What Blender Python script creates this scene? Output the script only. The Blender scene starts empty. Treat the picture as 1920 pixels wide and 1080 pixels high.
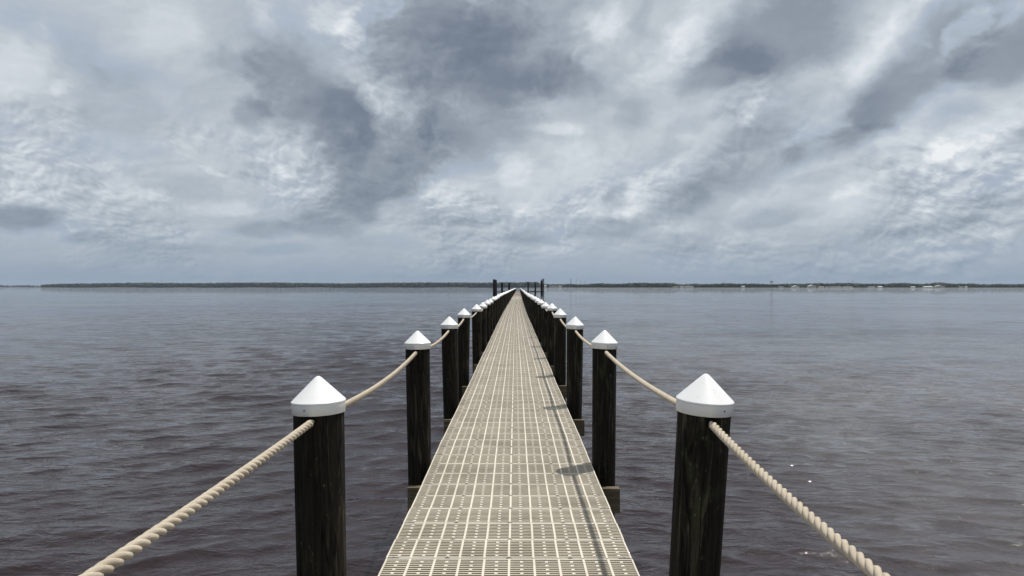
import bpy, math, random
import numpy as np
from mathutils import Vector, Matrix

random.seed(7)
rng = np.random.default_rng(7)
scene = bpy.context.scene
C = scene.collection
R = math.radians

# ------------------------------------------------------------------ camera
CAM_H = 1.676                       # eye above the walkway
F = 1204.0 / 1920.0 * 36.0
cam_d = bpy.data.cameras.new('camera')
cam = bpy.data.objects.new('camera', cam_d)
C.objects.link(cam)
cam_d.lens = F
cam_d.sensor_width = 36.0
cam_d.clip_start = 0.05
cam_d.clip_end = 30000
cam.location = (0, 0, CAM_H)
cam.rotation_euler = (R(90 - 0.095), 0, R(0.286))
scene.camera = cam

# ------------------------------------------------------------------ sun and sky
SUN_EL, SUN_AZ = 70.0, 56.0         # azimuth clockwise from +Y
sun_d = bpy.data.lights.new('sun', 'SUN')
sun_d.energy = 4.0
sun_d.angle = R(0.9)
sun_d.color = (1.0, 0.955, 0.89)
sun = bpy.data.objects.new('sun', sun_d)
C.objects.link(sun)
sd = Vector((math.cos(R(SUN_EL)) * math.sin(R(SUN_AZ)), math.cos(R(SUN_EL)) * math.cos(R(SUN_AZ)), math.sin(R(SUN_EL))))
sun.rotation_euler = sd.to_track_quat('Z', 'Y').to_euler()
sun.location = sd * 60

world = bpy.data.worlds.new('World')
scene.world = world
world.use_nodes = True
world.cycles.sampling_method = 'MANUAL'
world.cycles.sample_map_resolution = 512


class NT:
    """Small helper for building node trees."""
    def __init__(self, tree):
        self.t = tree
        self.t.nodes.clear()

    def n(self, kind, **kw):
        nd = self.t.nodes.new(kind)
        for k, v in kw.items():
            setattr(nd, k, v)
        return nd

    def put(self, sock, v):
        if hasattr(v, 'is_output'):
            self.t.links.new(v, sock)
        elif isinstance(v, (int, float)) and sock.type in ('VECTOR', 'RGBA'):
            sock.default_value = (v, v, v) if sock.type == 'VECTOR' else (v, v, v, 1)
        elif sock.type == 'RGBA' and len(v) == 3:
            sock.default_value = (*v, 1)
        else:
            sock.default_value = v

    def m(self, op, a, b=None, c=None, clamp=False):
        nd = self.n('ShaderNodeMath', operation=op, use_clamp=clamp)
        for i, v in enumerate((a, b, c)):
            if v is not None:
                self.put(nd.inputs[i], v)
        return nd.outputs[0]

    def v(self, op, a, b=None, scale=None):
        nd = self.n('ShaderNodeVectorMath', operation=op)
        self.put(nd.inputs[0], a)
        if b is not None:
            self.put(nd.inputs[1], b)
        if scale is not None:
            self.put(nd.inputs['Scale'], scale)
        return nd.outputs['Value'] if op in ('DOT_PRODUCT', 'LENGTH') else nd.outputs['Vector']

    def noise(self, vec, scale, detail=3.0, rough=0.5, out='Fac', lac=2.0, dist=0.0, dims='3D'):
        nd = self.n('ShaderNodeTexNoise', noise_dimensions=dims)
        self.put(nd.inputs['Vector'], vec)
        nd.inputs['Scale'].default_value = scale
        nd.inputs['Detail'].default_value = detail
        nd.inputs['Roughness'].default_value = rough
        nd.inputs['Lacunarity'].default_value = lac
        nd.inputs['Distortion'].default_value = dist
        return nd.outputs[out]

    def ramp(self, fac, stops, interp='LINEAR'):
        nd = self.n('ShaderNodeValToRGB')
        r = nd.color_ramp
        r.interpolation = interp
        while len(r.elements) < len(stops):
            r.elements.new(0.5)
        for e, (p, c) in zip(r.elements, stops):
            e.position = p
            e.color = (*c, 1) if len(c) == 3 else c
        self.put(nd.inputs[0], fac)
        return nd.outputs[0]

    def mix(self, fac, a, b, blend='MIX'):
        nd = self.n('ShaderNodeMix', data_type='RGBA', blend_type=blend)
        self.put(nd.inputs[0], fac)
        self.put(nd.inputs[6], a)
        self.put(nd.inputs[7], b)
        return nd.outputs[2]

    def maprange(self, x, a, b, c=0.0, d=1.0, smooth=True):
        nd = self.n('ShaderNodeMapRange', interpolation_type='SMOOTHSTEP' if smooth else 'LINEAR')
        for i, v in enumerate((x, a, b, c, d)):
            self.put(nd.inputs[i], v)
        return nd.outputs[0]

    def combine(self, x, y, z):
        nd = self.n('ShaderNodeCombineXYZ')
        for i, v in enumerate((x, y, z)):
            self.put(nd.inputs[i], v)
        return nd.outputs[0]

    def sep(self, v):
        nd = self.n('ShaderNodeSeparateXYZ')
        self.put(nd.inputs[0], v)
        return nd.outputs


def lin(r, g, b):
    f = lambda c: (c / 255 / 12.92) if c / 255 <= 0.04045 else ((c / 255 + 0.055) / 1.055) ** 2.4
    return (f(r), f(g), f(b))


CLOUD_K = 0.30                      # softens the cloud deck's perspective at the horizon


def sky_plane(px, py):
    """A direction (given as image bearing) to a point of the cloud deck."""
    d = Vector(((px - 966) / 1204, 1.0, (538 - py) / 1204)).normalized()
    k = max(d.z, 0.0) + CLOUD_K
    return np.array((d.x / k, d.y / k))


# cloud masses on the deck: bearing x, y, half length, half width, angle, brightness
CLOUDS = [
    # dark bodies
    (870, 180, 190, 125, 70, -.19), (790, 110, 120, 120, 90, -.08), (980, 90, 130, 120, 80, -.14), (715, 320, 130, 70, -30, -.19), (650, 390, 90, 40, -10, -.09),
    (560, 185, 140, 72, 38, -.20), (640, 260, 70, 70, 0, -.12), (440, 125, 70, 40, 20, -.13), (220, 190, 70, 90, 60, -.09),
    (160, 95, 55, 55, 0, -.06), (462, 220, 34, 30, 0, -.14), (500, 425, 80, 18, 0, -.13), (600, 425, 60, 22, 10, -.12),
    (520, 465, 80, 12, 0, -.09), (40, 408, 95, 24, 0, -.24), (150, 443, 50, 12, 0, -.14), (930, 420, 90, 14, 0, -.06),
    (1470, 60, 160, 90, -25, -.20), (1340, 140, 80, 40, -25, -.16), (1710, 150, 180, 62, -38, -.22), (1640, 200, 60, 30, -30, -.08),
    (1890, 105, 90, 50, -35, -.20), (1390, 305, 140, 66, -38, -.15), (1290, 375, 60, 30, -25, -.12), (1180, 215, 34, 45, 80, -.10),
    (1560, 275, 85, 25, -18, -.13), (1450, 410, 70, 16, -8, -.09), (1530, 335, 55, 14, -12, -.06), (1130, 430, 80, 18, 0, -.10),
    (985, 445, 60, 14, 0, -.11), (1160, 375, 18, 28, 20, -.09), (1010, 295, 40, 20, 10, -.07), (1840, 420, 70, 18, 0, -.07),
    (1500, 470, 140, 8, 0, -.05), (700, 455, 90, 12, 0, -.04), (1060, 150, 40, 70, 100, -.10), (360, 350, 60, 20, 10, -.05),
    (1870, 370, 50, 14, -15, -.05), (1680, 445, 90, 14, -5, -.05), (780, 300, 60, 50, 0, -.08), (300, 470, 110, 12, 0, -.05),
    # bright sheets and lit rims
    (665, 60, 32, 75, 10, .17), (640, 30, 40, 40, 0, .12), (500, 40, 30, 60, -20, .10), (690, 195, 22, 20, 0, .16),
    (735, 170, 40, 16, -30, .08), (530, 310, 34, 14, 30, .15), (600, 285, 14, 24, 0, .12), (400, 320, 28, 8, 20, .09),
    (1135, 60, 44, 40, 0, .18), (1090, 45, 30, 30, 0, .10), (1240, 120, 48, 85, 50, .12), (1300, 50, 75, 36, -45, .14),
    (1180, 160, 20, 36, 50, .09), (1640, 115, 85, 40, -30, .14), (1830, 60, 70, 18, -45, .19), (1620, 40, 70, 40, 0, .10),
    (1400, 215, 24, 46, 25, .11), (1330, 260, 70, 24, -28, .09), (1230, 345, 85, 28, -38, .11), (1040, 240, 50, 14, 5, .14),
    (1020, 290, 60, 22, 0, .08), (970, 320, 24, 40, 20, .10), (900, 330, 110, 34, -20, .09), (1850, 240, 100, 28, -28, .10),
    (1770, 300, 50, 14, -35, .13), (1640, 340, 70, 12, -22, .11), (1380, 380, 40, 10, -30, .08), (60, 320, 60, 40, 10, .08),
    (30, 140, 60, 90, 30, .08), (110, 165, 26, 16, -20, .12), (300, 60, 50, 60, 20, .07), (70, 370, 70, 22, 10, .08),
    (420, 385, 80, 16, -5, .08), (1050, 395, 90, 20, 0, .07), (1260, 430, 60, 14, -10, .07), (1400, 445, 90, 12, -8, .06),
    (1850, 440, 60, 9, -5, .10), (1760, 390, 80, 16, -8, .08), (1000, 465, 70, 7, 0, .06), (290, 365, 30, 12, 15, .09),
    (1560, 390, 90, 16, -18, .06), (1660, 270, 22, 20, 0, .06),
    (1540, 340, 330, 120, -10, .05), (1000, 350, 180, 80, 0, .05), (1680, 60, 120, 60, -30, .05), (330, 330, 160, 90, 0, .03),
    # thin blue gaps
    (1200, 40, 26, 45, 15, -.05), (1110, 180, 40, 70, 80, -.04), (390, 180, 50, 40, 0, -.03), (1880, 250, 60, 30, -20, -.05),
    (1270, 265, 55, 26, -30, -.04), (1800, 215, 50, 22, -30, -.04),
]

w = NT(world.node_tree)
tc = w.n('ShaderNodeTexCoord').outputs['Generated']
D = w.v('NORMALIZE', tc)
dx, dy, dz = w.sep(D)
zc = w.m('ADD', w.m('MAXIMUM', dz, 0.0), CLOUD_K)
P = w.combine(w.m('DIVIDE', dx, zc), w.m('DIVIDE', dy, zc), 0.0)
zq = w.m('ADD', w.m('MAXIMUM', dz, 0.0), 0.52)
Q = w.combine(w.m('DIVIDE', dx, zq), w.m('DIVIDE', dy, zq), 0.0)
wa = w.v('SUBTRACT', w.noise(Q, 3.6, 2, .5, 'Color', dims='2D'), 0.5)
wb = w.v('SUBTRACT', w.noise(Q, 15.0, 5, .58, 'Color', dims='2D'), 0.5)
PW = w.v('ADD', w.v('ADD', P, w.v('SCALE', wa, scale=0.13)), w.v('SCALE', wb, scale=0.075))
QW = w.v('ADD', w.v('ADD', Q, w.v('SCALE', wa, scale=0.10)), w.v('SCALE', wb, scale=0.03))
pwx, pwy, _z = w.sep(PW)
H = w.combine(pwx, pwy, 1.0)


def puffs(v, scale):
    nd = w.n('ShaderNodeTexVoronoi', voronoi_dimensions='2D', feature='SMOOTH_F1', normalize=True)
    w.put(nd.inputs['Vector'], v)
    nd.inputs['Scale'].default_value = scale
    nd.inputs['Detail'].default_value = 3.0
    nd.inputs['Roughness'].default_value = 0.6
    nd.inputs['Lacunarity'].default_value = 2.3
    nd.inputs['Smoothness'].default_value = 0.5
    return w.m('SUBTRACT', 1.0, nd.outputs['Distance'])


fb = w.noise(QW, 8.0, 8, .58, dims='2D')
up = w.v('SCALE', w.v('NORMALIZE', Q), scale=-0.014)
pf = puffs(QW, 7.5)
pf2 = puffs(w.v('ADD', QW, w.v('ADD', up, (-.007, 0, 0))), 7.5)
edge = w.m('ADD', w.m('MULTIPLY', w.m('SUBTRACT', fb, 0.5), 1.0), w.m('MULTIPLY', w.m('SUBTRACT', pf, 0.72), 0.55))
edge_lit = w.m('MULTIPLY', edge, 1.5)
total = None
for (cx, cy, rx, ry, ang, amp) in CLOUDS:
    a = R(ang)
    p0 = sky_plane(cx, cy)
    e = 0.35
    A = (sky_plane(cx + e * rx * math.cos(a), cy + e * rx * math.sin(a)) - sky_plane(cx - e * rx * math.cos(a), cy - e * rx * math.sin(a))) / (2 * e)
    B = (sky_plane(cx - e * ry * math.sin(a), cy + e * ry * math.cos(a)) - sky_plane(cx + e * ry * math.sin(a), cy - e * ry * math.cos(a))) / (2 * e)
    M = np.linalg.inv(np.stack([A, B], 1))
    o = -M @ p0
    s1 = w.v('DOT_PRODUCT', H, (M[0, 0], M[0, 1], o[0]))
    s2 = w.v('DOT_PRODUCT', H, (M[1, 0], M[1, 1], o[1]))
    q = w.m('MULTIPLY_ADD', s1, s1, w.m('MULTIPLY', s2, s2))
    g = w.m('POWER', 0.5, q)
    near_g = w.m('MULTIPLY', g, 3.0, clamp=True)
    k = w.maprange(w.m('MULTIPLY_ADD', near_g, edge if amp < 0 else edge_lit, g), 0.22, 0.86 if amp < 0 else 1.02, 0.0, amp * (1.08 if amp < 0 else 0.95))
    total = k if total is None else w.m('ADD', total, k)
base = w.m('ADD', total, 0.735)
crisp = w.maprange(base, 0.46, 0.70, 0.50, 1.0)
crisp = w.m('MULTIPLY', crisp, w.maprange(w.noise(Q, 2.6, 2, .5, dims='2D'), 0.40, 0.62, 0.25, 1.3))
relief = w.m('MULTIPLY', w.m('SUBTRACT', pf, pf2), 0.68)
soft = w.m('MULTIPLY', w.m('SUBTRACT', w.noise(QW, 4.2, 4, .5, dims='2D'), 0.5), 0.20)
fine = w.m('ADD', w.m('MULTIPLY', w.m('SUBTRACT', fb, 0.5), 0.22), w.m('MULTIPLY', w.m('SUBTRACT', pf, .72), 0.10))
val = w.m('ADD', w.m('ADD', base, soft), w.m('MULTIPLY', crisp, w.m('ADD', relief, fine)))
cloud = w.ramp(val, [(0.22, lin(98, 109, 125)), (0.40, lin(121, 131, 146)), (0.53, lin(146, 155, 167)), (0.64, lin(168, 178, 188)), (0.75, lin(192, 200, 207)),
                     (0.86, lin(214, 221, 227)), (1.0, lin(245, 247, 248))])
# the blue of the sky behind shows where the deck is neither thick nor lit
thin = w.maprange(w.noise(PW, 2.6, 3, .5, dims='2D'), 0.45, 0.72)
thin = w.m('MULTIPLY', thin, w.maprange(w.m('ABSOLUTE', w.m('SUBTRACT', val, 0.70)), 0.0, 0.12, 1.0, 0.0))
cloud = w.mix(w.m('MULTIPLY', thin, 0.5), cloud, lin(168, 181, 204))
hz = w.m('POWER', 2.718, w.m('MULTIPLY', w.m('MAXIMUM', dz, 0.0), -17.0))
cloud = w.mix(w.m('MULTIPLY', hz, 1.0, clamp=True), cloud, lin(133, 152, 174))
sky = w.n('ShaderNodeTexSky', sky_type='NISHITA', sun_disc=False)
sky.sun_elevation = R(SUN_EL)
sky.sun_rotation = R(SUN_AZ)
sky.air_density = 1.0
sky.dust_density = 2.0
bg_sky = w.n('ShaderNodeBackground')
w.put(bg_sky.inputs['Color'], sky.outputs[0])
bg_sky.inputs['Strength'].default_value = 0.1
bg_cl = w.n('ShaderNodeBackground')
w.put(bg_cl.inputs['Color'], cloud)
bg_cl.inputs['Strength'].default_value = 1.0
mx = w.n('ShaderNodeMixShader')
mx.inputs[0].default_value = 0.96
w.put(mx.inputs[1], bg_sky.outputs[0])
w.put(mx.inputs[2], bg_cl.outputs[0])
wo = w.n('ShaderNodeOutputWorld')
w.put(wo.inputs['Surface'], mx.outputs[0])

vs = scene.view_settings
vs.view_transform = 'Standard'
vs.look = 'None'
vs.exposure = 0.0
vs.gamma = 1.0
vs.use_curve_mapping = False
scene.render.engine = 'CYCLES'
cy = scene.cycles
cy.use_denoising = True
cy.max_bounces = 6
cy.diffuse_bounces = 3
cy.glossy_bounces = 3
cy.volume_bounces = 0
cy.sample_clamp_indirect = 4.0


# ------------------------------------------------------------------ helpers
def mat(name, rough=0.6, spec=0.5):
    m = bpy.data.materials.new(name)
    m.use_nodes = True
    t = NT(m.node_tree)
    b = t.n('ShaderNodeBsdfPrincipled')
    b.inputs['Roughness'].default_value = rough
    b.inputs['Specular IOR Level'].default_value = spec
    o = t.n('ShaderNodeOutputMaterial')
    t.put(o.inputs['Surface'], b.outputs[0])
    return m, t, b


class MB:
    """Collects boxes, tubes and lathes; build() links them as one mesh object."""
    def __init__(self):
        self.v, self.f, self.mi, self.sm = [], [], [], []

    def add(self, vs, fs, mi=0, smooth=False):
        o = len(self.v)
        self.v += [tuple(p) for p in vs]
        for f in fs:
            self.f.append([i + o for i in f])
            self.mi.append(mi)
            self.sm.append(smooth)

    def box(self, lo, hi, mi=0, bottom=True):
        (a, b, c), (d, e, f) = lo, hi
        vs = [(a, b, c), (d, b, c), (d, e, c), (a, e, c), (a, b, f), (d, b, f), (d, e, f), (a, e, f)]
        fs = [(4, 5, 6, 7), (0, 1, 5, 4), (1, 2, 6, 5), (2, 3, 7, 6), (3, 0, 4, 7)]
        if bottom:
            fs.append((3, 2, 1, 0))
        self.add(vs, fs, mi)

    def bar(self, p, q, r, n=6, mi=0):
        p, q = Vector(p), Vector(q)
        d = (q - p).normalized()
        u = d.orthogonal().normalized()
        x = d.cross(u)
        vs = []
        for c in (p, q):
            for i in range(n):
                t = 2 * math.pi * i / n
                vs.append(c + u * r * math.cos(t) + x * r * math.sin(t))
        fs = [(i, (i + 1) % n, n + (i + 1) % n, n + i) for i in range(n)]
        fs += [tuple(range(n - 1, -1, -1)), tuple(range(n, 2 * n))]
        self.add(vs, fs, mi, n > 5)

    def lathe(self, prof, n=32, mi=0, smooth=True, centre=(0, 0)):
        vs = []
        for r, z in prof:
            for i in range(n):
                t = 2 * math.pi * i / n
                vs.append((centre[0] + r * math.cos(t), centre[1] + r * math.sin(t), z))
        fs = []
        for k in range(len(prof) - 1):
            for i in range(n):
                fs.append((k * n + i, k * n + (i + 1) % n, (k + 1) * n + (i + 1) % n, (k + 1) * n + i))
        self.add(vs, fs, mi, smooth)

    def mesh(self, name, mats):
        me = bpy.data.meshes.new(name)
        me.from_pydata(self.v, [], self.f)
        for m in mats:
            me.materials.append(m)
        me.polygons.foreach_set('material_index', self.mi)
        me.polygons.foreach_set('use_smooth', self.sm)
        me.update()
        return me


def link(name, me, parent=None, loc=(0, 0, 0), rot=(0, 0, 0)):
    o = bpy.data.objects.new(name, me)
    C.objects.link(o)
    o.parent = parent
    o.location = loc
    o.rotation_euler = rot
    return o


def tag(o, label, cat, group=None):
    o['label'] = label
    o['category'] = cat
    if group:
        o['group'] = group
    return o


WATER_Z = -1.755
KINK = 36.0


def pier_x(z):
    """The walkway bends very slightly to one side after its first stretch."""
    t = max(0.0, z - KINK)
    return 0.0056 * t * t / (t + 14.0) if t > 0 else 0.0


def pier_z(z):
    return 0.007 * math.sin(z * 0.93 + 0.6) + 0.006 * math.sin(z * 0.41 + 2.0) + 0.004 * math.sin(z * 2.06)


DECK_C = -0.038                      # middle of the walkway
DECK_W = 1.524
PITCH = 0.3048
END = 246.0

# ------------------------------------------------------------------ materials
# water
m_water, t, b = mat('water', 0.03, 0.5)
b.inputs['IOR'].default_value = 1.37
geo = t.n('ShaderNodeNewGeometry').outputs['Position']
mp = t.n('ShaderNodeMapping')
t.put(mp.inputs['Vector'], geo)
mp.inputs['Rotation'].default_value = (0, 0, R(-18))
mp.inputs['Scale'].default_value = (0.42, 1.0, 1.0)
mp2 = t.n('ShaderNodeMapping')
t.put(mp2.inputs['Vector'], geo)
mp2.inputs['Rotation'].default_value = (0, 0, R(14))
mp2.inputs['Scale'].default_value = (0.5, 1.0, 1.0)
n0 = t.noise(mp.outputs[0], 0.55, 3, .5, dist=.4)
n1 = t.noise(mp.outputs[0], 1.6, 3, .55, dist=.3)
n2 = t.noise(mp2.outputs[0], 4.6, 4, .6, dist=.4)
n3 = t.noise(geo, 15.0, 3, .6)
patch = t.maprange(t.noise(geo, 0.045, 3, .55), 0.32, 0.68, 0.55, 1.2)


def crest(nz):
    # sharp wavelet crests between flat backs
    r = t.m('SUBTRACT', 1.0, t.m('ABSOLUTE', t.m('MULTIPLY_ADD', nz, 2.6, -1.3)), clamp=True)
    return t.m('POWER', r, 2.6)


hgt = t.m('ADD', t.m('MULTIPLY', n0, 0.11), t.m('MULTIPLY', crest(n1), 0.040))
hgt = t.m('ADD', hgt, t.m('ADD', t.m('MULTIPLY', crest(n2), 0.014), t.m('ADD', t.m('MULTIPLY', n2, 0.055), t.m('MULTIPLY', n3, 0.020))))
hgt = t.m('ADD', hgt, t.m('MULTIPLY', t.noise(mp.outputs[0], 0.17, 2, .5), 0.42))
hgt = t.m('MULTIPLY', hgt, patch)
bp = t.n('ShaderNodeBump')
bp.inputs['Strength'].default_value = 1.0
bp.inputs['Distance'].default_value = 0.75
t.put(bp.inputs['Height'], hgt)
# ripple slopes that stay alive far out, where a height bump is averaged away
sl = t.v('SUBTRACT', t.noise(mp.outputs[0], 1.25, 3, .6, 'Color'), 0.5)
sl = t.v('MULTIPLY', sl, (0.28, 0.76, 0.0))
sl = t.v('SCALE', sl, scale=patch)
t.put(b.inputs['Normal'], t.v('NORMALIZE', t.v('ADD', bp.outputs[0], sl)))
paler_right = t.m('MULTIPLY', t.maprange(t.sep(geo)[0], 1.5, 9.0), t.maprange(t.noise(geo, 0.22, 4, .6), .35, .6, .45, 1.0))  # paler base colour towards the right, broken up by noise
t.put(b.inputs['Base Color'], t.mix(paler_right, t.mix(t.noise(geo, 0.16, 4, .6), (.012, .0065, .0078), (.028, .0175, .0185)), (.085, .078, .078)))

# panels: cream glass-filled grating, bars a little dirtier than the raised ribs
def panel_material(name, a, c, dirt):
    m, t, b = mat(name, 0.62, 0.35)
    pos = t.n('ShaderNodeTexCoord').outputs['Object']
    rnd = t.n('ShaderNodeObjectInfo').outputs['Random']
    wp = t.n('ShaderNodeNewGeometry').outputs['Position']
    blotch = t.maprange(t.noise(wp, 2.3, 5, .62), 0.40, 0.72)
    fine = t.noise(wp, 60, 3, .6)
    col = t.mix(t.m('MULTIPLY', blotch, dirt), a, c)
    col = t.mix(t.m('MULTIPLY', fine, 0.25), col, c)
    col = t.mix(t.m('MULTIPLY_ADD', rnd, 0.42, -0.06), col, t.mix(0.5, col, c))
    t.put(b.inputs['Base Color'], col)
    bp = t.n('ShaderNodeBump')
    bp.inputs['Strength'].default_value = 0.5
    bp.inputs['Distance'].default_value = 0.002
    t.put(bp.inputs['Height'], t.noise(pos, 420, 2, .6))
    t.put(b.inputs['Normal'], bp.outputs[0])
    return m


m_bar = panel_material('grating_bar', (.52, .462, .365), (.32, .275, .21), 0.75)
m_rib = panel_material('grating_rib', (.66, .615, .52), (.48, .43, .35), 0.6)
m_bar_old = panel_material('old_grating_bar', (.40, .33, .28), (.24, .19, .16), 0.7)
m_clip, t, b = mat('dull_fastener', 0.5, 0.4)
t.put(b.inputs['Base Color'], t.mix(t.noise(t.n('ShaderNodeNewGeometry').outputs['Position'], 45, 3, .6), (.16, .145, .12), (.36, .33, .28)))


def wood(name, dark, light, scale, streak=(26, 26, 1.6), rough=0.8, bump=0.006, green=None):
    m, t, b = mat(name, rough, 0.25)
    tcn = t.n('ShaderNodeTexCoord').outputs['Object']
    rnd = t.n('ShaderNodeObjectInfo').outputs['Random']
    off = t.combine(t.m('MULTIPLY', rnd, 37.0), t.m('MULTIPLY', rnd, 11.0), t.m('MULTIPLY', rnd, 23.0))
    v = t.v('ADD', tcn, off)
    mp = t.n('ShaderNodeMapping')
    t.put(mp.inputs['Vector'], v)
    mp.inputs['Scale'].default_value = streak
    g = t.noise(mp.outputs[0], scale, 5, .65, dist=.6)
    big = t.noise(v, 2.4, 4, .6)
    f = t.maprange(t.m('ADD', g, t.m('MULTIPLY', t.m('SUBTRACT', big, .5), 0.9)), 0.34, 0.78)
    col = t.mix(f, dark, light)
    if green:
        mp3 = t.n('ShaderNodeMapping')
        t.put(mp3.inputs['Vector'], v)
        mp3.inputs['Scale'].default_value = (5, 5, .8)
        col = t.mix(t.maprange(t.noise(mp3.outputs[0], 1.6, 4, .6), 0.55, 0.72, 0, .65), col, green)
    t.put(b.inputs['Base Color'], col)
    bp = t.n('ShaderNodeBump')
    bp.inputs['Strength'].default_value = 0.8
    bp.inputs['Distance'].default_value = bump
    t.put(bp.inputs['Height'], t.m('ADD', g, t.m('MULTIPLY', big, .5)))
    t.put(b.inputs['Normal'], bp.outputs[0])
    return m


m_pile, t, b = mat('treated_pile', 0.85, 0.15)
oc = t.n('ShaderNodeTexCoord').outputs['Object']
rnd = t.n('ShaderNodeObjectInfo').outputs['Random']
v = t.v('ADD', oc, t.combine(t.m('MULTIPLY', rnd, 37.0), t.m('MULTIPLY', rnd, 11.0), t.m('MULTIPLY', rnd, 23.0)))


def stretched(sc):
    mp = t.n('ShaderNodeMapping')
    t.put(mp.inputs['Vector'], v)
    mp.inputs['Scale'].default_value = sc
    return mp.outputs[0]


grain = t.noise(stretched((70, 70, 3.2)), 1.0, 5, .65, dist=.8)
streak = t.noise(stretched((17, 17, 1.5)), 1.0, 5, .65, dist=1.2)
moss = t.noise(stretched((7, 7, 2.2)), 1.0, 5, .62, dist=.6)
fleck = t.noise(stretched((60, 60, 26)), 1.0, 3, .6)
check = t.maprange(t.m('ABSOLUTE', t.m('SUBTRACT', t.noise(stretched((11, 11, .55)), 1.0, 3, .5, dist=.5), .5)), .0, .014, 1.0, 0.0)
col = t.mix(t.maprange(grain, .35, .7), (.0065, .0055, .0038), (.022, .0185, .012))
col = t.mix(t.maprange(streak, .53, .72, 0, .9), col, (.078, .068, .045))
col = t.mix(t.maprange(moss, .54, .68, 0, .8), col, (.040, .044, .022))
col = t.mix(t.m('MULTIPLY', t.maprange(fleck, .62, .72, 0, .8), t.maprange(moss, .45, .6)), col, (.12, .115, .09))
col = t.mix(t.m('MULTIPLY', check, .9), col, (.002, .002, .0015))
t.put(b.inputs['Base Color'], col)
bp = t.n('ShaderNodeBump')
bp.inputs['Strength'].default_value = 0.9
bp.inputs['Distance'].default_value = 0.010
t.put(bp.inputs['Height'], t.m('SUBTRACT', t.m('ADD', grain, streak), t.m('MULTIPLY', check, 1.2)))
t.put(b.inputs['Normal'], bp.outputs[0])
m_beam = wood('beam_wood', (.09, .07, .045), (.20, .165, .115), 1.0, streak=(1.6, 26, 26))
m_old = wood('old_pile', (.006, .0055, .005), (.022, .019, .016), 1.0)

m_cap, t, b = mat('white_cap', 0.33, 0.5)
wp = t.n('ShaderNodeNewGeometry').outputs['Position']
rnd = t.n('ShaderNodeObjectInfo').outputs['Random']
oc = t.v('ADD', t.n('ShaderNodeTexCoord').outputs['Object'], t.combine(t.m('MULTIPLY', rnd, 9.0), t.m('MULTIPLY', rnd, 5.0), rnd))
mpc = t.n('ShaderNodeMapping')
t.put(mpc.inputs['Vector'], oc)
mpc.inputs['Scale'].default_value = (38, 38, 7)
run = t.maprange(t.noise(mpc.outputs[0], 1.0, 4, .6), .54, .80, 0, .40)
spot = t.maprange(t.noise(oc, 95, 3, .6), .66, .74, 0, .45)
col = t.mix(run, (.80, .80, .79), (.60, .585, .53))
col = t.mix(t.m('MULTIPLY', t.maprange(t.noise(oc, 14, 3, .6), .5, .7), spot), col, (.33, .31, .26))
t.put(b.inputs['Base Color'], col)
m_screw, t, b = mat('screw', 0.5, 0.5)
b.inputs['Base Color'].default_value = (.05, .045, .04, 1)

m_hole_shade, t, b = mat('hole_shade_black', 0.9, 0.1)
b.inputs['Base Color'].default_value = (.004, .0035, .003, 1)  # near-black colour painted in for the shade inside the rope holes
m_rope, t, b = mat('rope', 0.85, 0.2)
tcn = t.n('ShaderNodeTexCoord').outputs['Object']
mp = t.n('ShaderNodeMapping')
t.put(mp.inputs['Vector'], tcn)
mp.inputs['Scale'].default_value = (260, 60, 260)
fib = t.noise(mp.outputs[0], 1.0, 4, .65, dist=1.0)
big = t.noise(tcn, 7, 4, .6)
col = t.mix(fib, (.32, .265, .195), (.65, .575, .46))
col = t.mix(t.maprange(big, .45, .75, 0, .5), col, (.32, .265, .19))
t.put(b.inputs['Base Color'], col)
bp = t.n('ShaderNodeBump')
bp.inputs['Strength'].default_value = 0.7
bp.inputs['Distance'].default_value = 0.002
t.put(bp.inputs['Height'], fib)
t.put(b.inputs['Normal'], bp.outputs[0])

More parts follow.
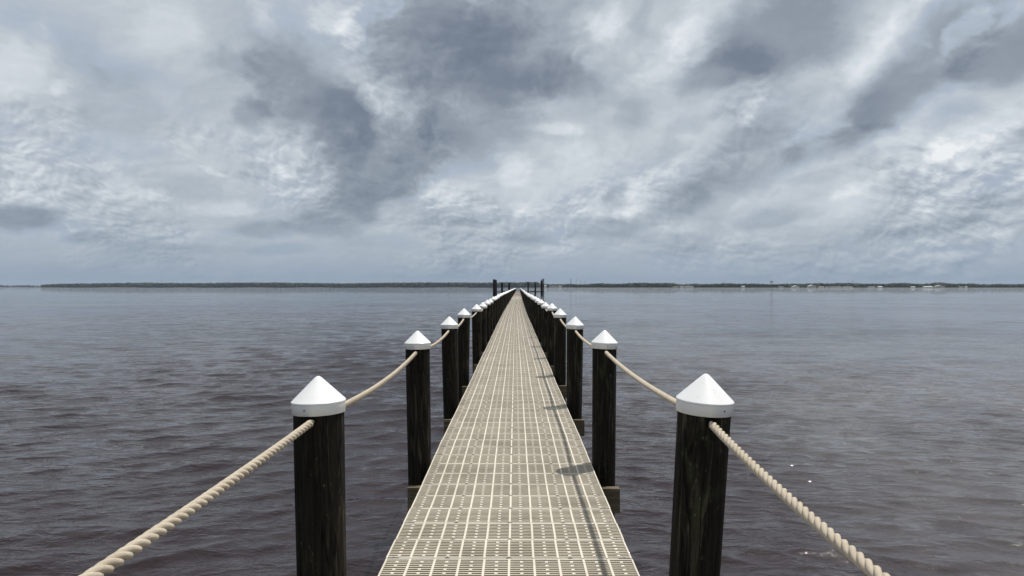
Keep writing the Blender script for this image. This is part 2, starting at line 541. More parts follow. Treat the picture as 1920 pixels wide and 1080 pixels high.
# ------------------------------------------------------------------ water: one sheet, waves near, flat far
def build_water():
    th_f = np.arange(-1.02, 1.0201, 0.0033)
    th_c = np.linspace(1.02, 2 * math.pi - 1.02, 60)[1:-1]
    th = np.concatenate([th_f, th_c])
    r = [2.6]
    while r[-1] < 150:
        r.append(r[-1] * 1.0038 + 0.002)
    while r[-1] < 7000:
        r.append(r[-1] * 1.05)
    r = np.array(r)
    nr, nt = len(r), len(th)
    TH, RR = np.meshgrid(th, r)
    X = RR * np.sin(TH)
    Y = RR * np.cos(TH)
    Z = np.zeros_like(X)
    near = RR < 170
    front = np.abs(np.where(TH > math.pi, TH - 2 * math.pi, TH)) < 1.03
    sel = near & front
    x, y, rr = X[sel], Y[sel], RR[sel]
    cell = rr * 0.0046
    z = np.zeros_like(x)
    ox, oy = np.zeros_like(x), np.zeros_like(x)
    side = 1 / (1 + np.exp(-(x + 0.3) / 1.4))           # 0 windward side, 1 lee side
    gx = 0.62 + 0.38 * np.sin(x * .071 + 1.3 * np.sin(y * .053)) * np.sin(y * .047 + .9 + 1.1 * np.sin(x * .06))
    for fam in range(2):
        nw = 34
        for i in range(nw):
            lam = (0.30 if fam == 0 else 0.24) * (5.2 if fam == 0 else 3.4) ** ((i + rng.random()) / nw)
            base = math.atan2(0.42, 1) if fam == 0 else math.atan2(-0.20, 1)
            ang = base + rng.normal(0, 0.30)
            kx, ky = -math.sin(ang), math.cos(ang)
            k = 2 * math.pi / lam
            slope = (0.30 if fam == 0 else 0.22) * math.sqrt(2.0 / nw)
            amp = slope / k * (0.8 + 0.4 * rng.random())
            wgt = np.clip((lam / cell - 2.2) / 2.5, 0, 1)
            wgt = wgt * (1 - side if fam == 0 else side)
            # wave groups: each component waxes and wanes over the sheet
            grp = 0.55 + 0.45 * np.sin((x * math.cos(ang) + y * math.sin(ang)) * k * .13 + rng.random() * 6.3) * np.sin((x * kx + y * ky) * k * .17 + rng.random() * 6.3)
            ph = k * (kx * x + ky * y) + rng.random() * 6.283
            s = np.sin(ph)
            aw = amp * wgt * gx * grp
            z += aw * s
            h = 1.15 * aw * np.cos(ph)          # crests draw together, troughs widen
            ox += kx * h
            oy += ky * h
    Z[sel] = z
    X[sel] += ox
    Y[sel] += oy
    co = np.stack([X, Y, Z + WATER_Z], -1).reshape(-1, 3)
    co = np.concatenate([co, [[0, 0, WATER_Z]]])
    i = np.arange(nr - 1)[:, None] * nt
    j = np.arange(nt)[None, :]
    jn = (j + 1) % nt
    q = np.stack([i + j, i + nt + j, i + nt + jn, i + jn], -1).reshape(-1, 4)
    c = len(co) - 1
    tri = np.stack([np.full(nt, c), np.arange(nt), (np.arange(nt) + 1) % nt], -1)
    loops = np.concatenate([q.ravel(), tri.ravel()]).astype(np.int32)
    starts = np.concatenate([np.arange(len(q)) * 4, len(q) * 4 + np.arange(nt) * 3]).astype(np.int32)
    me = bpy.data.meshes.new('water')
    me.vertices.add(len(co))
    me.vertices.foreach_set('co', co.astype(np.float32).ravel())
    me.loops.add(len(loops))
    me.loops.foreach_set('vertex_index', loops)
    me.polygons.add(len(starts))
    me.polygons.foreach_set('loop_start', starts)
    me.update(calc_edges=True)
    me.validate()
    me.polygons.foreach_set('use_smooth', np.ones(len(me.polygons), dtype=bool))
    n = Vector(me.polygons[1000].normal)
    if n.z < 0:
        me.flip_normals()
    me.materials.append(m_water)
    o = link('water', me)
    o['kind'] = 'structure'
    o['label'] = 'dark rippled grey brown water of the wide river'


build_water()


# ------------------------------------------------------------------ far shore
def bearing(px, dist):
    return (px - 966) / 1204 * dist


def zof(py, dist):
    return CAM_H + (538 - py) / 1204 * dist


def shore_dist(px):
    pts = [(-2500, 3600), (60, 3050), (900, 3000), (1000, 2500), (1150, 2150), (1500, 2050), (1950, 2000), (4500, 2100)]
    for (a, da), (b_, db) in zip(pts, pts[1:]):
        if px <= b_:
            return da + (db - da) * (px - a) / (b_ - a)
    return pts[-1][1]


m_land, t, b = mat('shore_ground', 0.9, 0.2)
t.put(b.inputs['Base Color'], t.mix(t.noise(t.n('ShaderNodeNewGeometry').outputs['Position'], 0.03, 4, .6), (.045, .05, .03), (.16, .14, .10)))
m_leaf, t, b = mat('foliage', 0.7, 0.2)
wp = t.n('ShaderNodeNewGeometry').outputs['Position']
t.put(b.inputs['Base Color'], t.mix(t.noise(wp, 0.06, 4, .65), (.009, .016, .012), (.026, .041, .024)))

mb = MB()
xs = list(range(-2500, 4501, 25))
front, mid, back = [], [], []
for px in xs:
    d = shore_dist(px) + 14 * math.sin(px * .05) + 9 * math.sin(px * .021)
    if px < 66:
        d = 4700
    front.append((bearing(px, d), d, WATER_Z - 0.4))
    mid.append((bearing(px, d) * 1.004, d * 1.004, WATER_Z + 1.3))
    back.append((bearing(px, 6400), 6400, WATER_Z + 5))
n = len(xs)
mb.add(front + mid + back, [(i, i + 1, n + i + 1, n + i) for i in range(n - 1)] + [(n + i, n + i + 1, 2 * n + i + 1, 2 * n + i) for i in range(n - 1)])
o = link('far_shore', mb.mesh('far_shore', [m_land]))
o['kind'] = 'structure'
o['label'] = 'low land on the far side of the water'

ICO_V, ICO_F = None, None
import bmesh
_bm = bmesh.new()
bmesh.ops.create_icosphere(_bm, subdivisions=2, radius=1)
ICO_V = np.array([v.co[:] for v in _bm.verts])
ICO_F = np.array([[v.index for v in f.verts] for f in _bm.faces])
_bm.free()


def wood_mass(name, label, px0, px1, dist_off, top_fn, rows, step, dist_fn=shore_dist):
    V, Fc = [], []
    off = 0
    px = px0
    while px < px1:
        for row in range(rows):
            p = px + random.uniform(-.5, .5) * step
            d = dist_fn(p) + dist_off + row * 26 + random.uniform(-9, 9)
            x = bearing(p, d)
            top = zof(top_fn(p) + random.uniform(-1.0, .8) + (0.5 if row == 0 else 0), d)
            base = WATER_Z + 0.6
            hh = max(3.0, top - base)
            for lump in range(3):
                rad = hh * random.uniform(.26, .42)
                zc = base + hh * (0.28, .52, .80)[lump] * random.uniform(.92, 1.05)
                zr = min(rad, top - zc) if lump == 2 else rad
                v = ICO_V * (1 + rng.normal(0, .13, (len(ICO_V), 1)))
                v = v * [rad * random.uniform(.9, 1.5), rad, max(zr, 1.0)] + [x + random.uniform(-.35, .35) * hh, d + random.uniform(-4, 4), zc]
                V.append(v)
                Fc.append(ICO_F + off)
                off += len(ICO_V)
            # ragged sprays of leaves above the crown
            k = 10
            c = np.array([x, d, base + hh * .86]) + rng.normal(0, 1, (k, 3)) * [hh * .35, 3, hh * .09]
            s = rng.uniform(.35, 1.0, (k, 1)) * hh * .055
            tri = np.concatenate([c + rng.normal(0, 1, (k, 3)) * s for _ in range(3)], 1).reshape(-1, 3)
            V.append(tri)
            Fc.append(np.arange(3 * k).reshape(-1, 3) + off)
            off += 3 * k
        px += step
    V = np.concatenate(V)
    Fc = np.concatenate(Fc)
    me = bpy.data.meshes.new(name)
    me.from_pydata(V.tolist(), [], Fc.tolist())
    me.materials.append(m_leaf)
    o = link(name, me)
    o['kind'] = 'stuff'
    o['label'] = label
    o['category'] = 'trees'


def top_left(p):
    return 531.0 + 0.9 * math.sin(p * .017) * math.sin(p * .006 + 1) - (p - 400) * .0016 + max(0, 110 - p) * .05


def top_right(p):
    t = 532.6 + 0.6 * math.sin(p * .031) + 0.4 * math.sin(p * .11)
    for c, s, a in ((1215, 30, 2.0), (1255, 14, 1.6), (1120, 12, .7), (1500, 40, .8), (1675, 16, 2.0), (1695, 14, 1.0), (1755, 18, 1.4), (1590, 40, .8)):
        t -= a * math.exp(-((p - c) / s) ** 2)
    return t


wood_mass('treeline', 'dark green wood along the far shore left of the pier', 76, 1010, 18, top_left, 3, 2.6)
wood_mass('treeline', 'hazy green wood behind the small buildings on the far shore', 985, 2080, 60, top_right, 3, 3.0)
wood_mass('treeline', 'low blue-grey wood on the most distant bank beyond the end of the left shore', -700, 82, 30, lambda p: 535.2 + .3 * math.sin(p * .1), 2, 4.0, lambda p: 4700.0)


def flat_mat(name, col, rough=.7):
    m, t, b = mat(name, rough, .3)
    wp = t.n('ShaderNodeNewGeometry').outputs['Position']
    t.put(b.inputs['Base Color'], t.mix(t.noise(wp, .8, 3, .6), col, tuple(c * .82 for c in col)))
    return m


m_white = flat_mat('white_siding', (.72, .72, .70))
m_pale = flat_mat('pale_siding', (.48, .48, .47))
m_buff = flat_mat('buff_siding', (.42, .36, .30))
m_roofg = flat_mat('grey_roof', (.20, .20, .21))
m_roofl = flat_mat('light_roof', (.52, .52, .52))
m_roofb = flat_mat('brown_roof', (.17, .12, .10))
m_glass = flat_mat('dark_window', (.03, .035, .04), .2)
m_steel = flat_mat('grey_steel', (.16, .17, .19))

HOUSES = [
    # x0, x1, eaves y, ridge y, base y, wall, roof, label, distance off
    (1020.5, 1024.5, 535.2, 534.2, 539.0, m_white, m_roofl, 'tiny white shed on the far shore just right of the pier head pilings'),
    (1030, 1045.5, 536.4, 535.2, 539.2, m_pale, m_roofl, 'long low grey building on the far shore right of the pier head'),
    (1047, 1054, 536.3, 534.8, 539.2, m_white, m_roofl, 'short white building beside the long low grey one on the far shore'),
    (1262, 1272, 537.4, 536.6, 539.5, m_buff, m_roofb, 'small buff house next to the long white block on the far shore'),
    (1275, 1282, 537.2, 536.2, 539.5, m_white, m_roofg, 'small white house squeezed between the buff house and the long white block'),
    (1285, 1300, 536.2, 535.8, 539.5, m_white, m_roofl, 'long white flat block on the far shore below the higher treetops'),
    (1390, 1396, 537.2, 536.2, 539.6, m_pale, m_roofl, 'lone pale hut among trees halfway along the far shore'),
    (1460, 1468, 538.0, 537.2, 539.8, m_pale, m_roofg, 'low pale boathouse left of the white gabled house'),
    (1485.5, 1498, 537.4, 535.2, 540.0, m_white, m_roofl, 'white gabled house at the waterside on the far shore'),
    (1515, 1529, 536.8, 534.0, 540.0, m_pale, m_roofl, 'large grey house with a broad pale roof on the far shore'),
    (1535, 1544, 538.4, 537.4, 540.0, m_buff, m_roofl, 'small low house right of the large grey house with pale roof'),
    (1547, 1552, 538.4, 537.3, 540.0, m_pale, m_roofg, 'tiny pale cottage before the long row of low buildings'),
    (1556, 1577, 538.2, 537.6, 540.0, m_buff, m_roofl, 'long low buff shed at the left of the low waterside row'),
    (1580, 1598, 538.5, 537.8, 540.0, m_white, m_roofl, 'long low white shed in the middle of the low waterside row'),
    (1628, 1640, 538.3, 537.6, 540.0, m_pale, m_roofl, 'low pale shed at the right of the low waterside row'),
    (1645, 1653, 538.0, 536.6, 540.0, m_white, m_roofl, 'small white house left of the tall clump of trees'),
    (1707, 1714, 538.4, 537.0, 540.2, m_white, m_roofl, 'small bright white boathouse at the waterside right of the tall clump of trees'),
    (1731, 1747, 537.8, 536.4, 540.0, m_white, m_roofl, 'wide white house between the bright boathouse and the big pale house'),
    (1752, 1769, 537.0, 534.6, 540.2, m_pale, m_roofl, 'big pale two storey house nearest the right end of the shore buildings'),
    (1797, 1803, 538.3, 537.2, 540.0, m_pale, m_roofg, 'little pale house among trees beyond the big pale house'),
    (1807, 1811, 538.3, 537.0, 540.0, m_white, m_roofl, 'last tiny white house on the right part of the far shore'),
]
for (x0, x1, ye, yr, yb, wm, rm, lab) in HOUSES:
    d = shore_dist((x0 + x1) / 2) + 32
    hw = (x1 - x0) / 2 / 1204 * d
    ground = WATER_Z + 0.9
    ze, zr = zof(ye, d), zof(yr, d)
    ze = max(ze, ground + 2.4)
    zr = max(zr, ze + 0.8)
    dep = min(12.0, hw * 1.3)
    root = link('shore_house', None, loc=(bearing((x0 + x1) / 2, d), d, ground))
    tag(root, lab, 'house', 'buildings on the far shore')
    mb = MB()
    mb.box((-hw, 0, -.5), (hw, dep, ze - ground))
    link('wall', mb.mesh('wall', [wm]), root)
    mb = MB()
    a, c = hw + .5, dep + .5
    e, r_ = ze - ground + .02, zr - ground
    if hw > 5.5 and yr < 536:        # gable facing the water
        mb.add([(-a, -.5, e), (0, -.5, r_), (a, -.5, e), (-a, c, e), (0, c, r_), (a, c, e)], [(0, 1, 4, 3), (1, 2, 5, 4), (2, 1, 0), (3, 4, 5), (0, 3, 5, 2)])
    else:
        mb.add([(-a, -.5, e), (a, -.5, e), (a, c, e), (-a, c, e), (-a * .9, dep / 2, r_), (a * .9, dep / 2, r_)], [(0, 1, 5, 4), (2, 3, 4, 5), (1, 2, 5), (3, 0, 4), (3, 2, 1, 0)])
    link('roof', mb.mesh('roof', [rm]), root)
    nwin = max(1, int(hw / 2.6))
    wz = (ze - ground) * .55
    for i in range(nwin):
        cx = -hw + (i + .5) * 2 * hw / nwin
        mb = MB()
        mb.box((-.6, -.06, -.7), (.6, .04, .7))
        link('window', mb.mesh('window', [m_glass]), root, (cx, 0, wz))

# lattice towers, cranes, masts and the water tower beyond the trees
def lattice(root, name, h, w0, w1, r, n):
    mb = MB()
    pts = lambda z: [(s * (w0 + (w1 - w0) * z / h), q * (w0 + (w1 - w0) * z / h), z) for s, q in ((-1, -1), (1, -1), (1, 1), (-1, 1))]
    a, c = pts(0), pts(h)
    for p, q in zip(a, c):
        mb.bar(p, q, r, 4)
    for i in range(n):
        z0, z1 = h * i / n, h * (i + 1) / n
        p0, p1 = pts(z0), pts(z1)
        for k in range(4):
            mb.bar(p0[k], p1[(k + 1) % 4], r * .7, 4)
            mb.bar(p1[k], p1[(k + 1) % 4], r * .7, 4)
    return link(name, mb.mesh(name, [m_steel]), root)


d = 2900
gz = WATER_Z + 2
root = tag(link('lattice_tower', None, loc=(bearing(1070.3, d), d, gz)), 'grey lattice tower rising above the trees right of the pier head', 'tower')
hh = zof(523.2, d) - gz
lattice(root, 'lattice_mast', hh, 3.0, 1.2, .36, 8)
mb = MB()
mb.bar((-4, 0, hh * .9), (4, 0, hh * .9), .3, 4)
mb.bar((-3, 0, hh * .8), (3, 0, hh * .8), .3, 4)
link('crossarm', mb.mesh('crossarm', [m_steel]), root)

for i, (xb, xt, yt, lab, dd) in enumerate([
    (1079.0, 1081.2, 522.8, 'thin crane boom standing steeply just right of the lattice tower', 2900),
    (1086.8, 1089.2, 525.5, 'short faint crane boom, the middle one right of the lattice tower', 3000),
    (1093.5, 1097.5, 525.8, 'most slanted faint crane boom, furthest right of the lattice tower', 3050),
    (304.5, 299.4, 522.6, 'thin crane boom leaning left above the trees of the left shore', 3500)]):
    gz = WATER_Z + 2
    root = tag(link('crane', None, loc=(bearing(xb, dd), dd, gz)), lab, 'crane', 'cranes behind the far shore')
    zt = zof(yt, dd) - gz
    xx = bearing(xt, dd) - bearing(xb, dd)
    mb = MB()
    mb.box((-4, -3, 1.2), (4, 3, 4.5))
    link('cab', mb.mesh('cab', [m_steel]), root)
    mb = MB()
    mb.box((-5, -3.5, 0), (5, 3.5, 1.19))
    link('track_base', mb.mesh('track_base', [m_steel]), root)
    mb = MB()
    s = 1 if xx > 0 else -1
    for q in (-.7, .7):
        mb.bar((q - s * 1, -.5, 4), (xx + q * .4, -.5, zt), .34, 4)
    for k in range(12):
        t0, t1 = k / 12, (k + 1) / 12
        mb.bar((-s + (xx + s) * t0 - .6, -.5, 4 + (zt - 4) * t0), (-s + (xx + s) * t1 + .5, -.5, 4 + (zt - 4) * t1), .22, 4)
    link('boom', mb.mesh('boom', [m_steel]), root)

d = 3300
root = tag(link('water_tower', None, loc=(bearing(1445.5, d), d, WATER_Z + 2)), 'pale water tower tank showing above the trees of the right shore', 'water tower')
zt = zof(526.6, d) - WATER_Z - 2
mb = MB()
mb.lathe([(0.01, zt - 8.5), (5, zt - 7.6), (8.2, zt - 5.0), (8.4, zt - 3.5), (5.5, zt - 1), (0.01, zt)], 24)
link('tank', mb.mesh('tank', [m_steel]), root)
for k in range(6):
    a = k * math.pi / 3
    mb = MB()
    mb.bar((7.5 * math.cos(a), 7.5 * math.sin(a), 0), (6.5 * math.cos(a), 6.5 * math.sin(a), zt - 6), .4, 6)
    link('leg', mb.mesh('leg', [m_steel]), root)
for (px, yt, lab) in ((1356.5, 527.5, 'thin antenna mast above the low trees in the middle of the right shore'), (1597.5, 525.5, 'thin antenna mast above the row of low waterside sheds')):
    d = 2700
    root = tag(link('antenna_mast', None, loc=(bearing(px, d), d, WATER_Z + 2)), lab, 'mast', 'masts behind the far shore')
    lattice(root, 'lattice_mast', zof(yt, d) - WATER_Z - 2, .9, .4, .22, 8)

# ------------------------------------------------------------------ walkway
walk = tag(link('pier_walkway', None, loc=(DECK_C, 0, 0)), 'long narrow walkway of cream slotted deck panels running out over the water', 'walkway')


def panel_mesh():
    mb = MB()
    hx, hy, th = DECK_W / 2, PITCH / 2 - .0022, .025
    inner = hy - .0110
    n_slot = 11
    u = 2 * inner / (2 * n_slot - 1)
    # end borders and bars across
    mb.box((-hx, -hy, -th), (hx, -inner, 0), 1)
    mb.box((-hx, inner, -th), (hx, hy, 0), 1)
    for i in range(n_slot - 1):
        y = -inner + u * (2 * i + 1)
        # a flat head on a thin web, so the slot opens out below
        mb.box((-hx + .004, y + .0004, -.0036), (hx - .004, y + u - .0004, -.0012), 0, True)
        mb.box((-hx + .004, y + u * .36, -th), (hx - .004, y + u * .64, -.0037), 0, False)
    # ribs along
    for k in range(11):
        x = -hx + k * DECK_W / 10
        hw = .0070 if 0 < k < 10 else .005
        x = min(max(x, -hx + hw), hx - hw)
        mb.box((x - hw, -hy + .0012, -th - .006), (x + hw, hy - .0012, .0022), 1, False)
    # bridges across every second slot in the middle of each cell
    for k in range(10):
        x = -hx + (k + .5) * DECK_W / 10
        for i in range(n_slot):
            y = -inner + u * 2 * i
            if i % 2 == 1:
                mb.box((x - .0095, y - .003, -.0070), (x + .0095, y + u + .003, .0012), 1, False)
    # fastening clips over the stringers
    for x, wd in ((-.715, .035), (-.381, .014), (0, .016), (.381, .014), (.715, .035)):
        mb.box((x - wd, -hy + .0008, -.004), (x + wd, -hy + .013, .0034), 2, False)
        mb.lathe([(.0065, .003), (.0065, .0062), (.0005, .0070)], 8, 2, False, (x, -hy + .0066))
    return mb.mesh('panel', [m_bar, m_rib, m_clip])


pm = panel_mesh()
pm_old = pm.copy()
pm_old.materials.clear()
for m in (m_bar_old, m_bar_old, m_clip):
    pm_old.materials.append(m)
N_PAN = int(END / PITCH) + 8
START = -6
# first panel seam of the photograph: y = 1046 px
Z0 = 1204 * CAM_H / (1046.2 - 538)
Z0 -= math.floor(Z0 / PITCH) * PITCH
for i in range(START, 300 + START):
    z = Z0 + (i + .5) * PITCH
    o = link('panel', pm, walk, (pier_x(z) + random.gauss(0, .0012), z, pier_z(z) + random.gauss(0, .0008)),
             (math.atan2(pier_z(z + .15) - pier_z(z - .15), .3) + random.gauss(0, .002), random.gauss(0, .0006), -math.atan2(pier_x(z + .15) - pier_x(z - .15), .3) + random.gauss(0, .0005)))

# the far panels, one part: real slats, ribs and joints, fewer of them
for lo, hi, mats_, nm in ((300 + START, int(117 / PITCH), [m_bar, m_rib], 'far_panels'), (int(117 / PITCH), int(END / PITCH), [m_bar_old, m_bar_old], 'old_panels')):
    mb = MB()
    for i in range(lo, hi):
        z = Z0 + (i + .5) * PITCH
        cx, cz = pier_x(z), pier_z(z)
        hx = DECK_W / 2
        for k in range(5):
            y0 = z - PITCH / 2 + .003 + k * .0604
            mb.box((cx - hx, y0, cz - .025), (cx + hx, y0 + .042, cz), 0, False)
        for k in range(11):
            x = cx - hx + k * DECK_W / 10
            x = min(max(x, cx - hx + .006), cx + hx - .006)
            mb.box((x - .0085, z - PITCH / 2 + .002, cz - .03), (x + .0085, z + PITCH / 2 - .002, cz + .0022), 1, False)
    o = link(nm, mb.mesh(nm, mats_), walk)
    o['kind'] = 'stuff'

for sx in (-.715, -.381, 0, .381, .715):
    mb = MB()
    zs = [START * PITCH] + [2.0 * k for k in range(0, int(END / 2) + 1)]
    for a, c in zip(zs, zs[1:]):
        xa, xb_, za, zb = pier_x(a), pier_x(c), pier_z(a), pier_z(c)
        vs_ = []
        for y, x, z in ((a, xa, za), (c, xb_, zb)):
            vs_ += [(sx + x - .02, y, z - .168), (sx + x + .02, y, z - .168), (sx + x + .02, y, z - .033), (sx + x - .02, y, z - .033)]
        mb.add(vs_, [(0, 1, 5, 4), (1, 2, 6, 5), (2, 3, 7, 6), (3, 0, 4, 7)])
    link('stringer', mb.mesh('stringer', [m_beam]), walk)

# ------------------------------------------------------------------ posts
POST_R = 0.116
BAY = 3.05


def pile_mesh(seed, n=28):
    rs = random.Random(seed)
    ph = [rs.uniform(0, 6.3) for _ in range(8)]
    zs = [-2.7, -1.9, -1.2, -.7, -.4, -.1, .15, .4, .6, .75, .9, 1.0, 1.06, 1.13]
    vs_, fs = [], []
    for z in zs:
        for i in range(n):
            a = 2 * math.pi * i / n
            r = POST_R * (1 + .012 * math.sin(2 * a + ph[0] + z * .7) + .010 * math.sin(5 * a + ph[1]) + .006 * math.sin(9 * a + ph[2] + z) + .010 * math.sin(z * 2.3 + ph[3]))
            r *= 1.0 - .055 * (1.1 - max(z, -.6))
            if z > 1.05:
                r = min(r, .1165)
            vs_.append((r * math.cos(a), r * math.sin(a), z))
    for k in range(len(zs) - 1):
        for i in range(n):
            fs.append((k * n + i, k * n + (i + 1) % n, (k + 1) * n + (i + 1) % n, (k + 1) * n + i))
    fs.append(tuple(range((len(zs) - 1) * n, len(zs) * n)))
    mb = MB()
    mb.add(vs_, fs, 0, True)
    return mb.mesh('pile', [m_pile])


def cap_mesh(n=48):
    mb = MB()
    # drop rim, a small lip, the cone and a rounded tip; origin at the rim's lower edge
    prof = [(.110, .006), (.1215, .0), (.1235, .001), (.1235, .0490)]
    mb.lathe(prof, n)
    mb.lathe([(.1235, .0490), (.1258, .0502), (.1264, .0535), (.1252, .0575)], n)
    cone = [(.1252, .0575), (.085, .0970), (.045, .1365), (.024, .1570), (.015, .1655), (.008, .1700), (.003, .1717), (.0004, .1720)]
    mb.lathe(cone, n)
    return mb.mesh('cap', [m_cap])


piles = [pile_mesh(s) for s in range(5)]
capm = cap_mesh()
mb = MB()
mb.bar((0, 0, 0), (0, -.003, 0), .0032, 8)
screwm = mb.mesh('screw', [m_screw])
mb = MB()
mb.bar((0, -.1205, 0), (0, .1205, 0), .0215, 14)  # solid dark plug through the pile, standing in for the shaded hole
plugm = mb.mesh('hole_shade_plug', [m_hole_shade])
ORD = ['', 'first', 'second', 'third', 'fourth', 'fifth', 'sixth', 'seventh', 'eighth', 'ninth', 'tenth', 'eleventh', 'twelfth', 'thirteenth', 'fourteenth']
# measured posts: distance, x offset, height of the tip above the deck, lean sideways / forward (degrees)
MEAS = {
    -1: {0: (-.02, -.934, 1.262, 0, 0), 1: (3.05, -.934, 1.252, -1.1, .3), 2: (6.12, -.930, 1.259, -.9, 0), 3: (9.12, -.934, 1.256, -1.2, 0), 4: (12.1, -.965, 1.272, .6, 0),
         5: (15.4, -.925, 1.262, -.5, 0), 6: (18.4, -.928, 1.243, 0, 0), 7: (21.4, -.935, 1.250, .4, 0)},
    1: {0: (-.20, .846, 1.28, 0, 0), 1: (2.88, .846, 1.288, 3.5, .3), 2: (6.1, .846, 1.266, .35, 0), 3: (9.12, .848, 1.255, .5, 0), 4: (12.2, .852, 1.266, 0, 0),
        5: (15.1, .864, 1.292, .5, 0), 6: (18.3, .862, 1.245, 0, 0), 7: (21.4, .862, 1.262, -.4, 0)},
}
N_POST = int((END - 2) / BAY)
posts = {}
proto = None
rp = random.Random(3)
for side in (-1, 1):
    for k in range(0, N_POST + 1):
        if k in MEAS[side]:
            z, x, tip, ly, lx = MEAS[side][k]
        else:
            z = (3.05 if side < 0 else 2.98) + (k - 1) * BAY + rp.gauss(0, .05)
            x = DECK_C + side * (DECK_W / 2 + POST_R + .016 + abs(rp.gauss(0, .012))) + pier_x(z)
            tip = 1.258 + rp.gauss(0, .016)
            ly, lx = rp.gauss(0, .5), rp.gauss(0, .5)
        root = link('dock_post', None)
        rim = tip - .1720
        # the lean turns about the rope hole, so the measured head stays where it is
        rot = Matrix.Rotation(R(ly), 4, 'Y') @ Matrix.Rotation(R(-lx), 4, 'X')
        M = Matrix.Translation((x, z, rim)) @ rot @ Matrix.Translation((0, 0, -rim))
        root.matrix_world = M
        pl = link('pile', piles[(k * 2 + (side > 0)) % 5], root, (0, 0, rim - 1.085), (0, 0, rp.uniform(0, 6.28)))
        cp = link('cap', capm, root, (0, 0, rim), (rp.gauss(0, .014), rp.gauss(0, .014), 0))
        if k <= 12:
            ang = rp.choice((-.25, .12, .3)) if k != 1 else (-.24 if side < 0 else .45)
            link('screw', screwm, cp, (.1236 * math.sin(ang), -.1236 * math.cos(ang), .028), (0, 0, ang))
        if k <= 12:
            link('hole_shade_plug', plugm, root, (0, 0, rim - .0215))
        row = 'left' if side < 0 else 'right'
        if k == 0:
            lab = 'white-capped dark post beside the camera, at the near end of the %s row' % row
        elif k == 1:
            lab = 'big dark post with white cone cap, nearest in the %s row' % row
        elif k <= 12:
            lab = 'dark round post with white cone cap, %s from the front in the %s row' % (ORD[k], row)
        else:
            lab = 'small distant white-capped post far down the %s row, beyond the twelfth' % row
        tag(root, lab, 'post', 'white-capped posts along the %s edge of the walkway' % row)
        posts[(side, k)] = (x, z, rim, R(ly))

# split cap beams either side of every pair of posts, part of the walkway's frame
bm_mesh = {}
for k in range(0, N_POST + 1):
    zl, zr = posts[(-1, k)][1], posts[(1, k)][1]
    xl, xr = posts[(-1, k)][0] - DECK_C, posts[(1, k)][0] - DECK_C
    a = math.atan2(zr - zl, xr - xl)
    zm = zl + (zr - zl) * (0 - xl) / (xr - xl)
    dz_ = pier_z(zm)
    for s in (-1, 1):
        if 'b' not in bm_mesh:
            mb = MB()
            mb.box((-.955, -.040, -.222), (1.0, -.0015, 0))
            mb.box((-.955, .0015, -.222), (1.0, .040, -.003))
            bm_mesh['b'] = mb.mesh('beam', [m_beam])
        link('beam', bm_mesh['b'], walk, (pier_x(zm), zm + s * (POST_R + .046), dz_ - .172), (0, 0, a))


# ------------------------------------------------------------------ ropes
def rope_mesh(p, q, sag, res):
    p, q = np.array(p), np.array(q)
    L = np.linalg.norm(q - p)
    rad = .0166
    lay = .112
    if res == 0:
        ns, nc, strands = 14, 6, 1
    elif res == 1:
        ns, nc, strands = int(L / lay * 8), 5, 3
    else:
        ns, nc, strands = int(L / lay * 20), 10, 3
    t = np.linspace(0, 1, ns + 1)
    c = p[None] + (q - p)[None] * t[:, None]
    c[:, 2] -= 4 * sag * t * (1 - t)
    tg = np.gradient(c, axis=0)
    tg /= np.linalg.norm(tg, axis=1)[:, None]
    sd_ = np.cross(tg, [0, 0, 1.0])
    sd_ /= np.linalg.norm(sd_, axis=1)[:, None]
    up = np.cross(sd_, tg)
    V, Fc = [], []
    for s in range(strands):
        ph = -2 * math.pi * (t * L / lay + s / strands) if strands > 1 else t * 0
        ro = rad * .50 if strands > 1 else 0
        rs = rad * .575 if strands > 1 else rad
        if strands > 1:
            wob = 1 + .03 * np.sin(t * L * 9 + s) + rng.normal(0, .012, len(t))
            cc = c + (np.cos(ph) * ro * wob)[:, None] * sd_ + (np.sin(ph) * ro * wob)[:, None] * up
        else:
            cc = c
        base = len(V)
        for i in range(ns + 1):
            for j in range(nc):
                a = 2 * math.pi * j / nc
                V.append(tuple(cc[i] + rs * (math.cos(a) * sd_[i] + math.sin(a) * up[i])))
        for i in range(ns):
            for j in range(nc):
                a0, a1 = base + i * nc + j, base + i * nc + (j + 1) % nc
                Fc.append((a0, a1, a1 + nc, a0 + nc))
    mb = MB()
    mb.add(V, Fc, 0, True)
    return mb.mesh('rope', [m_rope])


SAG = {(-1, 0): .024, (-1, 1): .055, (1, 0): .085, (1, 1): .040, (-1, 2): .05, (1, 2): .045, (-1, 3): .05, (1, 3): .05}
for side in (-1, 1):
    row = 'left' if side < 0 else 'right'
    for k in range(0, N_POST):
        x0, z0, r0, l0 = posts[(side, k)]
        x1, z1, r1, l1 = posts[(side, k + 1)]
        hz0, hz1 = r0 - .024, r1 - .024
        p = np.array((x0 - math.sin(l0) * -.032 * -1, z0 + .05, hz0))
        q = np.array((x1, z1 - .05, hz1))
        o0 = (p + q) / 2
        res = 2 if k < 2 else (1 if k < 6 else 0)
        sag = SAG.get((side, k), .05 + rp.gauss(0, .008))
        me = rope_mesh(p - o0, q - o0, sag, res)
        o = link('rope', me, None, tuple(o0))
        if k == 0:
            lab = 'thick tan twisted rope running from the nearest %s post out of the picture' % row
        elif k <= 11:
            lab = 'tan twisted rope hanging between the %s and %s posts of the %s row' % (ORD[k], ORD[k + 1], row)
        else:
            lab = 'short distant stretch of tan rope far down the %s row of posts' % row
        tag(o, lab, 'rope', 'ropes strung between the posts of the %s row' % row)

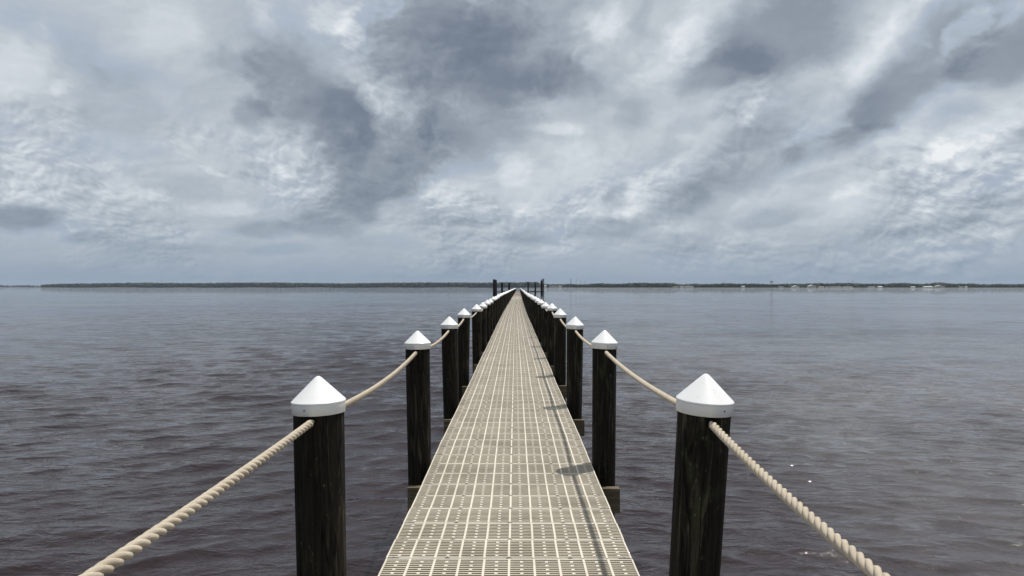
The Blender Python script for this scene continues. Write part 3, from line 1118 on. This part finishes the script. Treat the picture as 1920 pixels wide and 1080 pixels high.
# ------------------------------------------------------------------ bare pilings and frame at the pier head
def bare_pile(name, px, d, top_y, rad, lab, lean=0.0, group='bare pilings at the pier head'):
    mb = MB()
    n = 14
    zt = zof(top_y, d)
    mb.lathe([(rad * 1.06, WATER_Z - .7), (rad * 1.02, WATER_Z + 2), (rad * .97, zt - .12), (rad * .9, zt - .03), (rad * .6, zt), (.001, zt + .02)], n)
    x = bearing(px, d)
    o = link(name, mb.mesh(name, [m_old]), None, (x, d, 0), (0, R(lean), 0))
    return tag(o, lab, 'piling', group), x


BACK, FRNT = 262.0, 249.0
PILES = [
    (926.6, FRNT, 523.6, .42, 'tall thick piling standing at the outer left corner of the pier head'),
    (929.6, FRNT + 5, 525.0, .36, 'second tall piling leaning close against the thick left corner piling'),
    (941.9, FRNT, 529.6, .24, 'shorter left piling between the tall corner piling and the walkway end'),
    (940.6, BACK, 530.6, .22, 'rear piling half hidden behind the shorter left piling'),
    (955.2, FRNT + 2, 529.6, .24, 'left piling next to the white caps at the end of the walkway'),
    (954.0, BACK, 530.6, .20, 'rear piling half hidden behind the left piling next to the walkway end'),
    (990.2, FRNT + 2, 528.4, .20, 'slim right piling next to the end of the walkway'),
    (1003.7, FRNT, 529.0, .25, 'middle piling of the three on the right side of the pier head'),
    (1015.6, FRNT, 526.0, .34, 'thick piling at the outer right corner of the pier head with a stepped top'),
    (1016.8, FRNT + 6, 523.4, .22, 'tall piling just behind the thick right corner piling'),
    (1019.4, FRNT + 1, 522.2, .13, 'thin tallest pole at the outer edge of the right pier head corner'),
]
for (px, d, ty, rad, lab) in PILES:
    bare_pile('piling', px, d, ty, rad * 1.25, lab)
root = tag(link('pier_head_frame', None, loc=(0, 0, 0)), 'dark timber frame of cross beams joining the bare pilings at the pier head', 'timber frame')
for (pa, pb, d, y0, y1) in ((925.5, 957, FRNT - .33, 546.6, 548.3), (988.5, 1020, FRNT - .33, 546.3, 547.9), (940, 1004, BACK - .3, 546.0, 547.0)):
    mb = MB()
    mb.box((bearing(pa, d), d - .12, zof(y1, d)), (bearing(pb, d), d, zof(y0, d)))
    link('cross_beam', mb.mesh('cross_beam', [m_old]), root)
for pa in (928, 942, 955, 990, 1003.7, 1017.5):
    mb = MB()
    x = bearing(pa, FRNT)
    mb.box((x - .08, FRNT - .31, -.42), (x + .08, BACK - .44, -.14))
    link('side_beam', mb.mesh('side_beam', [m_old]), root)

# ------------------------------------------------------------------ air
m_air = bpy.data.materials.new('air')
m_air.use_nodes = True
t = NT(m_air.node_tree)
pv = t.n('ShaderNodeVolumePrincipled')
pv.inputs['Color'].default_value = (.74, .86, 1.0, 1)
pv.inputs['Density'].default_value = 0.00005
pv.inputs['Anisotropy'].default_value = 0.0
om = t.n('ShaderNodeOutputMaterial')
t.put(om.inputs['Volume'], pv.outputs[0])
mb = MB()
mb.box((-7600, -7600, WATER_Z - 2.2), (7600, 7600, 62))
hz_o = link('haze', mb.mesh('haze', [m_air]))
hz_o['kind'] = 'stuff'
hz_o['label'] = 'thin pale haze over the water'
